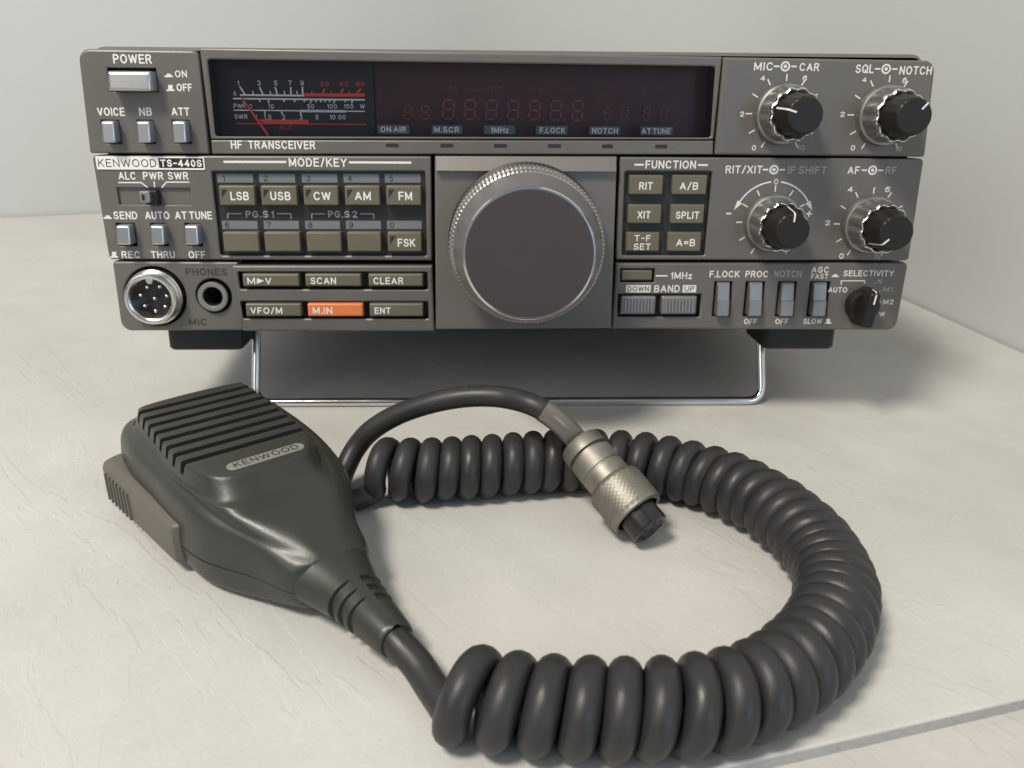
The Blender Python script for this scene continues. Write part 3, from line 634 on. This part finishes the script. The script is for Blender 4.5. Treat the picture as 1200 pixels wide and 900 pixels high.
text(mb, 'AUTO', (970.5, 336.4, 992.7, 342.8), WH, n_); line(mb, [(985.7, 334), (985.7, 329), (1013, 329), (1013, 332)], .35, WH, n_)
text(mb, 'N', (1028.3, 326.6, 1033.3, 332.4), D, n_); text(mb, 'M1', (1035, 336, 1046, 342.2), D, n_); text(mb, 'M2', (1035, 350.7, 1047, 356.7), WH, n_); text(mb, 'W', (1030, 365.2, 1036.6, 371), WH, n_)
line(mb, [(1028.3, 353.8), (1033, 353.8)], .3, WH, n_); line(mb, [(1029.5, 341.8), (1032, 340.5)], .3, D, n_); line(mb, [(1024, 333), (1026, 331)], .3, D, n_)
part(mb, 'switch_panel')
key((729, 317, 764.2, 328.4), None, None, n1=.3, n0=-1.9, c=.4)
for a, b in ((728, 768.4), (775.6, 816.4)):   # ribbed band rocker
    mb = MB(); f = rounded(rect_px(a, 348, b, 368.3, 1.5), .4, 3)
    mb.loft([[L3(u, v, -2.2) for u, v in f], [L3(u, v, .8) for u, v in f], [L3(u, v, 1.3) for u, v in inset(f, .5)]], M['greybtn'], cap1=True)
    u0, v0 = f[0][0], min(p[1] for p in f); us = [p[0] for p in f]; ua, ub = min(us)+.9, max(us)-.9; va, vb = min(p[1] for p in f)+.7, max(p[1] for p in f)-.7
    for i in range(9):
        uc = ua+(ub-ua)*(i+.5)/9; q = [(uc-.33, va), (uc+.33, va), (uc+.33, vb), (uc-.33, vb)]
        mb.loft([[L3(u, v, 1.25) for u, v in q], [L3(u, v, 1.9) for u, v in inset(q, .12)]], M['silver'], cap1=True, smooth=False)
    part(mb, 'rocker_button')
for _, _, a, b in SW:   # two-slope paddle switches
    mb = MB(); r = rect_px(a, 332.3, b, 370.2, 2.2); (u0, v0), (u1, v1) = r[0], r[2]; vm = v0+(v1-v0)*.47
    prof = [(v0, -3.8), (v0, 2.6), (v0+.35, 3.0), (vm-.12, 2.75), (vm+.12, 2.15), (v1-.7, 1.2), (v1-.25, .9), (v1, .4), (v1, -3.8)]
    l_ = [L3(u0, v, n) for v, n in prof]; l2 = [L3(u0+.3, v, n+.02) for v, n in prof]; r2_ = [L3(u1-.3, v, n+.02) for v, n in prof]; r_ = [L3(u1, v, n-.25) for v, n in prof]
    l_ = [L3(u0, v, n-.25) for v, n in prof]
    mb.loft([r_, r2_, l2, l_], M['greybtn'], closed=False, smooth=False)
    mb.add(l_, [tuple(range(len(prof)))], M['greybtn']); mb.add(r_, [tuple(reversed(range(len(prof))))], M['greybtn'])
    part(mb, 'paddle_switch')
# --- concentric knobs
def knob(c, ang):
    mb = MB()
    lathe(mb, c, [(9.6, -.5), (9.6, 2.2), (9.3, 2.9), (8.7, 3.2)], M['skirt'], 96)
    def fl(t, j): return 1-.075*(.5+.5*math.cos(t*12))**1.3
    lathe(mb, c, [(8.75, 3.0), (8.65, 3.8), (8.35, 10.2), (8.3, 11.2), (8.05, 11.8), (7.75, 12.0), (7.1, 11.7), (6.9, 10.5)], M['satin'], 192, rf=fl, mats=[M['skirt']]*2+[M['chrome']]*3+[M['skirt']]*2, cap1=False)
    root = part(mb, 'knob')
    mb = MB()
    def fl2(t, j): return 1-.022*(.5+.5*math.cos(t*16)) if j in (1, 2) else 1
    lathe(mb, c, [(6.85, 9.5), (6.75, 12.6), (5.7, 19.6), (5.35, 20.2), (4.9, 20.4)], M['knob'], 128, rf=fl2)
    t = math.radians(ang); d = Vector((math.cos(t), math.sin(t))); k = Vector((-d.y, d.x))*.28; C = Vector(c)
    P = []
    for r, n in ((6.82, 12.6), (5.8, 19.6), (5.42, 20.26), (4.95, 20.47), (2.9, 20.49)):
        P.append((C+d*r, n))
    rows = [[L3(*(p-k), n+.03), L3(*(p+k), n+.03)] for p, n in P]
    vs = [q for r in rows for q in r]; mb.add(vs, [(2*i, 2*i+1, 2*i+3, 2*i+2) for i in range(len(rows)-1)], M['white'])
    part(mb, 'grip', root); return root
knob(KN['mic'], 163); knob(KN['sql'], 48); knob(KN['rit'], 88); knob(KN['af'], 222)
# selectivity pointer knob
SC_ = px(1008.5, 357); mb = MB()
lathe(mb, SC_, [(5.6, -.5), (5.6, 2.6), (5.3, 3.4), (4.7, 3.7)], M['knob'], 64)
root = part(mb, 'selector_knob')
mb = MB(); d = Vector((math.cos(math.radians(82)), math.sin(math.radians(82)))); k = Vector((d.y, -d.x)); C = Vector(SC_)
def bar(hw, hl, n): return [L3(*(C+k*a+d*b), n) for a, b in rounded([(-hw, -hl), (hw, -hl), (hw*.82, hl), (-hw*.82, hl)], hw*.55, 4)]
mb.loft([bar(2.75, 6.7, 1), bar(2.5, 6.5, 6), bar(2.3, 6.3, 8.3), bar(1.95, 5.9, 9.0), bar(1.6, 5.5, 9.2)], M['knob'], cap1=True)
q = [C+k*(-.3)+d*2.2, C+k*.3+d*2.2, C+k*.3+d*5.3, C+k*(-.3)+d*5.3]; fill(mb, [tuple(p) for p in q], M['white'], 9.2)
q = [(C+d*5.4, 9.26), (C+d*6.32, 8.35), (C+d*6.56, 5.5)]
mb.add([p for x, n in q for p in (L3(*(x+k*.3+d*.06), n+.04), L3(*(x-k*.3+d*.06), n+.04))], [(0, 1, 3, 2), (2, 3, 5, 4)], M['white'])
part(mb, 'pointer', root)
# --- feet and wire stand (built in world mm, then taken into the radio's frame)
def to_local(p):
    p = Vector(p)-Vector((0, 0, HB)); c, s = math.cos(TAU), math.sin(TAU)
    return (p.x, c*p.y-s*p.z, s*p.y+c*p.z)
for sgn, x0, x1 in ((-1, -124.5, -97.5), (1, 93.5, 120.5)):
    for y0 in (14, 245):
        mb = MB(); q = rounded([(x0, y0), (x1, y0), (x1, y0+24), (x0, y0+24)], 3, 4)
        mb.loft([[(x, y, -11.0) for x, y in inset(q, .8)], [(x, y, -10.2) for x, y in q], [(x, y, 2) for x, y in q]], M['rubber'], cap0=True)
        part(mb, 'foot')
mb = MB(); bl = tz(299.5, 471.5, 1.6); br = tz(893, 469.5, 1.6); yb = (bl.y+br.y)/2
tl = Vector((bl.x+.5, 33, 34)); tr_ = Vector((br.x-.5, 33, 34)); bl.y = br.y = yb
def corner(a, b, c, r, n=6):
    u = (a-b).normalized(); v = (c-b).normalized(); p0 = b+u*r; p1 = b+v*r
    return [p0*(1-t)**2+b*2*t*(1-t)+p1*t*t for t in [i/n for i in range(n+1)]]
path = [tl]+corner(tl, bl, br, 6)+corner(bl, br, tr_, 6)+[tr_]
tube(mb, [to_local(p) for p in path], 1.6, M['chrome'], 16); part(mb, 'wire_stand')

# ------------------------------------------------------------------ the hand microphone
th = math.radians(-53.5); AX = Vector((math.cos(th), math.sin(th), 0)); BX = Vector((-AX.y, AX.x, 0)); MO = Vector((-82, -64, 0))
mic = bpy.data.objects.new('microphone', None); sc.collection.objects.link(mic); mic.location = MO*MM; mic.empty_display_size = .03
mic['label'] = 'dark hand microphone with ribbed grille, taupe side button and long coiled cord'
mic['category'] = 'microphone'
def ml_(a, b, z): p = AX*a+BX*b; return (p.x, p.y, z)      # microphone frame -> local mm
def wl_(p): p = Vector(p)-MO; return (p.x, p.y, p.z)        # world mm -> local mm
def mpart(mb, name, parent=mic):
    return mb.build(name, parent)
# rings: 16 matching points each, anticlockwise seen from above, (a, b, z)
def ring(pts): return catmull([(a, b, z) for a, b, z in pts], 6, True)
NECKB = 4.6
def outline(i_, zh, zn, nw, back=-46, na=52.0):
    """head outline inset by i_, at height zh over the head and zn at the neck; nw = half width at the neck"""
    z = lambda t: zh+(zn-zh)*t
    j = i_*.8
    return [(back+i_+1.2, -12+i_*.7, z(0)), (back+i_+7, -19.8+i_, z(0)), (-22, -22.6+i_, z(0)), (-4, -21.9+i_, z(0)), (13, -20.9+i_, z(.04)), (26, -18.5+j, z(.25)), (39.5, -11.2+j*.6, z(.68)), (na, NECKB-nw, z(1)),
            (na+.3, NECKB, z(1)), (na, NECKB+nw, z(1)), (41, 17.6-j*.6, z(.68)), (28, 23.6-j, z(.25)), (13, 26.6-i_, z(.04)), (-8, 27.2-i_, z(0)), (back+i_+8, 25.0-i_, z(0)), (back+i_+1.2, 17-i_*.7, z(0)), (back+i_, 2.5, z(0))]
def plateau(i_, z, f=0.0, zf=None):
    """plateau outline, same point order; f pushes the front edge out"""
    B0, B1, L_, R_ = -31.5+i_, 26.6+f-i_, -15.6+i_, 17.4-i_; zf = z if zf is None else zf; zm = (z+zf)/2
    return [(B0+.8, L_+3.0, z), (B0+3.6, L_+.3, z), (-20, L_-.3, z), (-6, L_-.6, z), (9, L_-.5, z), (19+f*.5, L_+1.5, zm), (B1-2.6, L_+5.0, zf), (B1-.4, -4, zf), (B1, 1, zf), (B1-.4, 6, zf), (B1-2.6, R_-5.0, zf), (19+f*.5, R_-1.2, zm), (9, R_+.5, z), (-8, R_+.6, z), (B0+3.6, R_-.2, z), (B0+.8, R_-3.0, z), (B0, 1, z)]
spec = [outline(7, 0, 4.0, 3.0), outline(3.5, .6, 3.2, 5.5), outline(1.4, 2.4, 4.0, 7.6), outline(.4, 5.5, 6.2, 9.2), outline(0, 9.6, 9.2, 10.0)]
spec2 = [outline(0, 10.2, 9.4, 10.0), outline(.3, 14.0, 10.8, 10.1), outline(.6, 18.6, 12.6, 9.9), outline(1.2, 22.0, 14.6, 9.1), outline(2.4, 24.1, 16.3, 7.4), outline(4.2, 25.1, 17.4, 4.6)]
top = [plateau(-1.9, 25.6, 4.4, 25.5), plateau(-1.3, 26.0, 3.8, 25.95), plateau(-.9, 26.9, 3.0, 26.8), plateau(-.4, 29.0, 1.4, 28.9), plateau(-.05, 30.45, .5, 30.4), plateau(.35, 30.9, .2, 30.88), plateau(1.1, 31.0), plateau(4.0, 31.0)]
for q in (spec2[2:]+top[:2]):
    for i_, dz in ((0, 1.4), (15, 1.4), (16, 1.8), (1, .6), (14, .6)): q[i_] = (q[i_][0], q[i_][1], q[i_][2]-dz*(.5 if q in spec2[2:3]+top[1:2] else 1))
def smooth_rings(rs, per=3):
    n = len(rs[0]); cols = [catmull([r[i] for r in rs], per) for i in range(n)]
    return [[cols[i][j] for i in range(n)] for j in range(len(cols[0]))]
mixr = lambda A, B, t: [tuple(x+(y-x)*t for x, y in zip(p, q)) for p, q in zip(A, B)]
crown = lambda R, h: [(a, b, z+(h if 5 <= i <= 11 else 0)) for i, (a, b, z) in enumerate(R)]
spec2 += [crown(mixr(spec2[-1], top[0], .25), .55), crown(mixr(spec2[-1], top[0], .55), .65), crown(mixr(spec2[-1], top[0], .85), .2)]
low = smooth_rings([ring(r) for r in spec]); up = smooth_rings([ring(r) for r in spec2+top])
lo_n = MB()
conv = lambda R: [ml_(*p) for p in R]
seam_a = [p for p in ring(outline(.55, 9.7, 9.3, 9.5))]; seam_b = [p for p in ring(outline(.55, 10.1, 9.7, 9.5))]
mb = MB()
allr = [conv(r) for r in low]+[conv(seam_a), conv(seam_b)]+[conv(r) for r in up]
n = len(allr[0]); vs = [p for r in allr for p in r]; fs = []
for j in range(len(allr)-1):
    for i in range(n): fs.append((j*n+i, j*n+(i+1) % n, (j+1)*n+(i+1) % n, (j+1)*n+i))
fs.append(tuple(reversed(range(n)))); fs.append(tuple((len(allr)-1)*n+i for i in range(n)))
mb.add(vs, fs, M['mic'], True)
body = mpart(mb, 'body')
# eight slots cut through the raised grille
cut = MB()
for i in range(8):
    a = -26.2+i*5.35; sk = .02
    vs = []
    for z, h in ((27.8, .85), (34, 1.5)):
        for aa, bb in ((a-h-.3, -40), (a+h-.3, -40), (a+h+1.2, 40), (a-h+1.2, 40)): vs.append(ml_(aa, bb, z))
    cut.add(vs, [(3, 2, 1, 0), (4, 5, 6, 7), (0, 1, 5, 4), (1, 2, 6, 5), (2, 3, 7, 6), (3, 0, 4, 7)], M['groove'])
co = cut.build('cutter'); co.parent = mic
md = body.modifiers.new('slots', 'BOOLEAN'); md.operation = 'DIFFERENCE'; md.object = co; md.solver = 'EXACT'; md.material_mode = 'TRANSFER'
dg = bpy.context.evaluated_depsgraph_get(); me = bpy.data.meshes.new_from_object(body.evaluated_get(dg)); body.modifiers.clear(); body.data = me
bpy.data.objects.remove(co)
bm = bmesh.new(); bm.from_mesh(body.data)
bmesh.ops.recalc_face_normals(bm, faces=bm.faces)
for e in bm.edges:
    if len(e.link_faces) == 2: e.smooth = e.calc_face_angle(0) < math.radians(38)
bm.to_mesh(body.data); bm.free()
# badge on the grille front
mb = MB(); q = rounded([(-10.6, -2.05), (10.6, -2.05), (10.6, 2.05), (-10.6, 2.05)], 2.0, 6)
ba, bb_ = 21.4, 2.6
bf = lambda u, v, z: ml_(ba-v, bb_+u, z)     # u along +b, v towards the grille back
mb.loft([[bf(u, v, 30.8) for u, v in q], [bf(u, v, 31.25) for u, v in q], [bf(u, v, 31.35) for u, v in inset(q, .15)]], M['badge'], cap1=True)
put_text(mb, text_shapes('KENWOOD', 17.6, 2.6, .11), lambda x, y, e: bf(x-8.8, y-1.3, 31.36+e), M['ink'])
mpart(mb, 'badge')
# push-to-talk button
mb = MB(); q = [(-34.0, -16.5), (-33.8, -25.0), (-33.0, -26.5), (-31.4, -27.1), (-28, -26.9), (-7, -24.75), (12.6, -22.7), (14.2, -22.2), (14.9, -21.0), (15.0, -16.5)]
rr = []
for z, i_ in ((3.6, 1.2), (4.2, .4), (5.0, 0), (14.3, 0), (15.1, .35), (15.6, 1.1), (16.0, 3.0)): rr.append([ml_(a, min(b+i_, -16.2) if b < -17 else b, z) for a, b in q])
mb.loft(rr, M['ptt'], cap0=True, cap1=True)
for i in range(7):
    a = -28.8+i*2.55; b = -26.9+.1025*(a+28)
    mb.loft([[ml_(a-.62, b+.8, z+dz), ml_(a-.45, b-.62+dz*.3, z), ml_(a+.45, b-.6+dz*.3, z), ml_(a+.62, b+.8, z+dz)] for z, dz in ((5.0, -.2), (5.4, 0), (13.0, 0), (13.6, .3))], M['ptt'], cap0=True, cap1=True, smooth=False)
po = mpart(mb, 'push_to_talk_button')
bm = bmesh.new(); bm.from_mesh(po.data); bmesh.ops.recalc_face_normals(bm, faces=bm.faces); bm.to_mesh(po.data); bm.free()
# strain relief: oval at the body, round at the cable
mb = MB(); rings = []; NS = 40
P0 = Vector((52.0, NECKB, 10.2)); P1 = Vector((79.5, 5.9, 7.6))
st = [(-.6, 1.0), (.0, 1.03), (.03, 1.035), (.30, 1.0)]
for g0 in (.40, .52, .64): st += [(g0-.038, 1.0), (g0-.034, .86), (g0+.034, .86), (g0+.038, 1.0)]
st += [(.70, 1.0), (.95, 1.0), (.985, .97), (1.0, .90), (1.0, .72), (.95, .70)]
st = sorted(st[:-1], key=lambda x: x[0])+[st[-1]]
for t, s in st:
    tt = max(0, min(1, t)); c = P0.lerp(P1, t); wv = 10.2+(4.65-10.2)*tt**.66; hv = 7.3+(4.6-7.3)*tt**.8
    if t < 0: c = P0.lerp(P1, -.05); wv *= .9; hv *= .9
    R = []
    for i in range(NS):
        f = 2*math.pi*i/NS; cf, sf = math.cos(f), math.sin(f)
        # grooves fade out over the top ridge and keep two short bars
        ss = s if (s >= 1 or abs(cf) > .22) else 1.0
        R.append(ml_(c.x, c.y-wv*ss*cf, c.z+hv*ss*sf))
    rings.append(R)
mb.loft([r[::-1] for r in rings], M['mic'], cap0=True, smooth=True)
so_ = mpart(mb, 'strain_relief')
bm = bmesh.new(); bm.from_mesh(so_.data); bmesh.ops.recalc_face_normals(bm, faces=bm.faces)
for e in bm.edges:
    if len(e.link_faces) == 2: e.smooth = e.calc_face_angle(0) < math.radians(35)
bm.to_mesh(so_.data); bm.free()

# plug
PT = tz(763, 621, 6.4); PB = tz(679, 520, 21.2); AXP = (PB-PT).normalized(); PSC = (PB-PT).length/32
n1_ = AXP.cross(Vector((0, 0, 1))).normalized(); n2_ = AXP.cross(n1_)
def plug_ring(t, r, seg=72, f=None): c = PT+AXP*t*PSC; r = r*1.05; return [wl_(c+n1_*(r*(f(i) if f else 1))*math.cos(2*math.pi*i/seg)+n2_*(r*(f(i) if f else 1))*math.sin(2*math.pi*i/seg)) for i in range(seg)]
def plug(mb, prof, mt, cap0=False, cap1=False, seg=72): mb.loft([plug_ring(t, r, seg) for t, r in prof], mt, cap0=cap0, cap1=cap1)
mb = MB()
plug(mb, [(15, 6.0), (17.5, 6.4), (21.0, 6.45), (21.2, 6.2), (21.6, 6.2), (21.8, 6.5), (26.6, 6.5), (26.8, 5.4), (27.7, 5.4), (27.9, 6.45), (31.0, 6.4), (31.9, 5.9), (32.0, 3.9)], M['nickel'])
plug_o = mpart(mb, 'plug')
SEG, RR = 120, 26; mb = MB(); rings = [plug_ring(5.6, 6.5, SEG), plug_ring(5.4, 7.3, SEG), plug_ring(5.8, 7.75, SEG), plug_ring(7.0, 7.8, SEG)]
for j in range(RR+1):
    t = 7.2+j*(15.6-7.2)/RR
    def kf(i, j=j):
        a = (i+j*1.0) % 4; b = (i-j*1.0) % 4
        return 1.0+(.016 if min(abs(a-2), 2) < 1.01 and min(abs(b-2), 2) < 1.01 else -.012)
    rings.append(plug_ring(t, 7.85, SEG, kf))
rings += [plug_ring(16.0, 7.8, SEG), plug_ring(16.8, 7.2, SEG), plug_ring(17.4, 6.3, SEG)]
mb.loft(rings, M['nickel']); mpart(mb, 'coupling_ring', plug_o)
mb = MB(); plug(mb, [(0, 4.9), (.15, 5.3), (.5, 5.45), (14, 5.45)], M['insert'], cap0=True)
for k_ in range(8):
    r = 3.7 if k_ < 7 else 0; a = 2*math.pi*k_/7; c = PT+AXP*-.05+n1_*r*math.cos(a)+n2_*r*math.sin(a)
    o_r, i_r = [], []
    for i in range(16):
        t = 2*math.pi*i/16; e = n1_*math.cos(t)+n2_*math.sin(t); o_r.append(wl_(c+e*1.15)); i_r.append(wl_(c+e*.7))
    mb.add(o_r+i_r, [(i, 16+i, 16+(i+1) % 16, (i+1) % 16) for i in range(16)], M['insert']); mb.add(i_r, [tuple(reversed(range(16)))], M['hole'])
mpart(mb, 'plug_insert', plug_o)
# coiled cord: one continuous tube from the plug, round the loop, to the strain relief
RC, RH = 3.3, 6.75
cent = [(441, 549), (469, 553), (495, 552), (519, 549), (543, 548), (567, 547), (590, 545), (614, 542), (638, 540), (662, 539), (687, 538), (713, 538), (739, 541), (767, 545), (796, 549), (822, 555), (845, 563), (867, 572), (887, 582),
        (906, 594), (923, 606), (938, 619), (951, 632), (962, 645), (970, 658), (976, 671), (980, 684), (982, 697), (981, 711), (977, 725), (970, 740), (959, 756), (944, 772), (926, 788), (903, 803), (874, 817), (838, 827), (796, 831), (752, 832), (707, 831), (662, 830), (618, 827), (573, 822), (530, 812)]
CW = [tz(x, y, 10.0) for x, y in cent]
for _ in range(3): CW = [CW[0]]+[(CW[i-1]+CW[i]*2+CW[i+1])/4 for i in range(1, len(CW)-1)]+[CW[-1]]
PER = 30; C = catmull(CW, PER)
hel = []; k0 = 6; k1 = len(C)-8
TH0 = math.radians(-70); JR = [random.uniform(-.035, .03) for _ in range(60)]; JS = [random.uniform(-.5, .5) for _ in range(60)]; JZ = [random.uniform(-.5, .5) for _ in range(60)]
for i in range(len(C)):
    T = (C[min(i+6, len(C)-1)]-C[max(i-6, 0)]).normalized(); S = T.cross(Vector((0, 0, 1))).normalized()
    t = 2*math.pi*i/PER+TH0
    f_ = i/PER; k_ = int(f_); f_ -= k_; f_ = f_*f_*(3-2*f_)
    jr = JR[k_]*(1-f_)+JR[k_+1]*f_; js = JS[k_]*(1-f_)+JS[k_+1]*f_; jz = JZ[k_]*(1-f_)+JZ[k_+1]*f_
    hel.append(C[i]+T*js+(S*math.cos(t)+Vector((0, 0, 1))*math.sin(t))*RH*(1+jr)+T*(jz*math.sin(t)))
# lead from the plug
lead = [PB+AXP*1.0, tz(658, 497, 28), tz(628, 476, 33), tz(590, 465.5, 33), tz(550, 464.5, 32), tz(510, 471, 29.5), tz(470, 484, 25), tz(437, 503, 19), tz(417, 525, 13), Vector((-53.5, -46, 7.5)), Vector((-54.5, -52, 4.6)), Vector((-50.5, -57, 3.5))]
tail_w = Vector((MO+AX*82+BX*6.0)); tail_w.z = 7.4
tail = [tz(503, 800, 3.8), tz(487, 776, 5.2), MO+AX*79+BX*5.9+Vector((0, 0, 7.5)), MO+AX*74+BX*5.6+Vector((0, 0, 8.0))]
hs = hel[2:-2]
pts = catmull(lead, 8)[:-1]
pts = catmull(lead+[hs[0], hs[6]], 8)[:-8]+hs
tl_ = catmull([hs[-5], hs[-1]]+tail, 8)[8:]
pts += tl_[1:]
mb = MB(); tube(mb, [wl_(p) for p in pts], RC, M['cord'], 16, rfun=lambda i: RC+.42*max(0, min(1, (i/len(pts)-.45)/.35))); mpart(mb, 'coiled_cord')
sl = catmull(lead, 8); mb = MB()
tube(mb, [wl_(p) for p in [PB+AXP*-3]+sl[0:15]], 3.45, M['sleeve'], 20); mpart(mb, 'cable_sleeve')
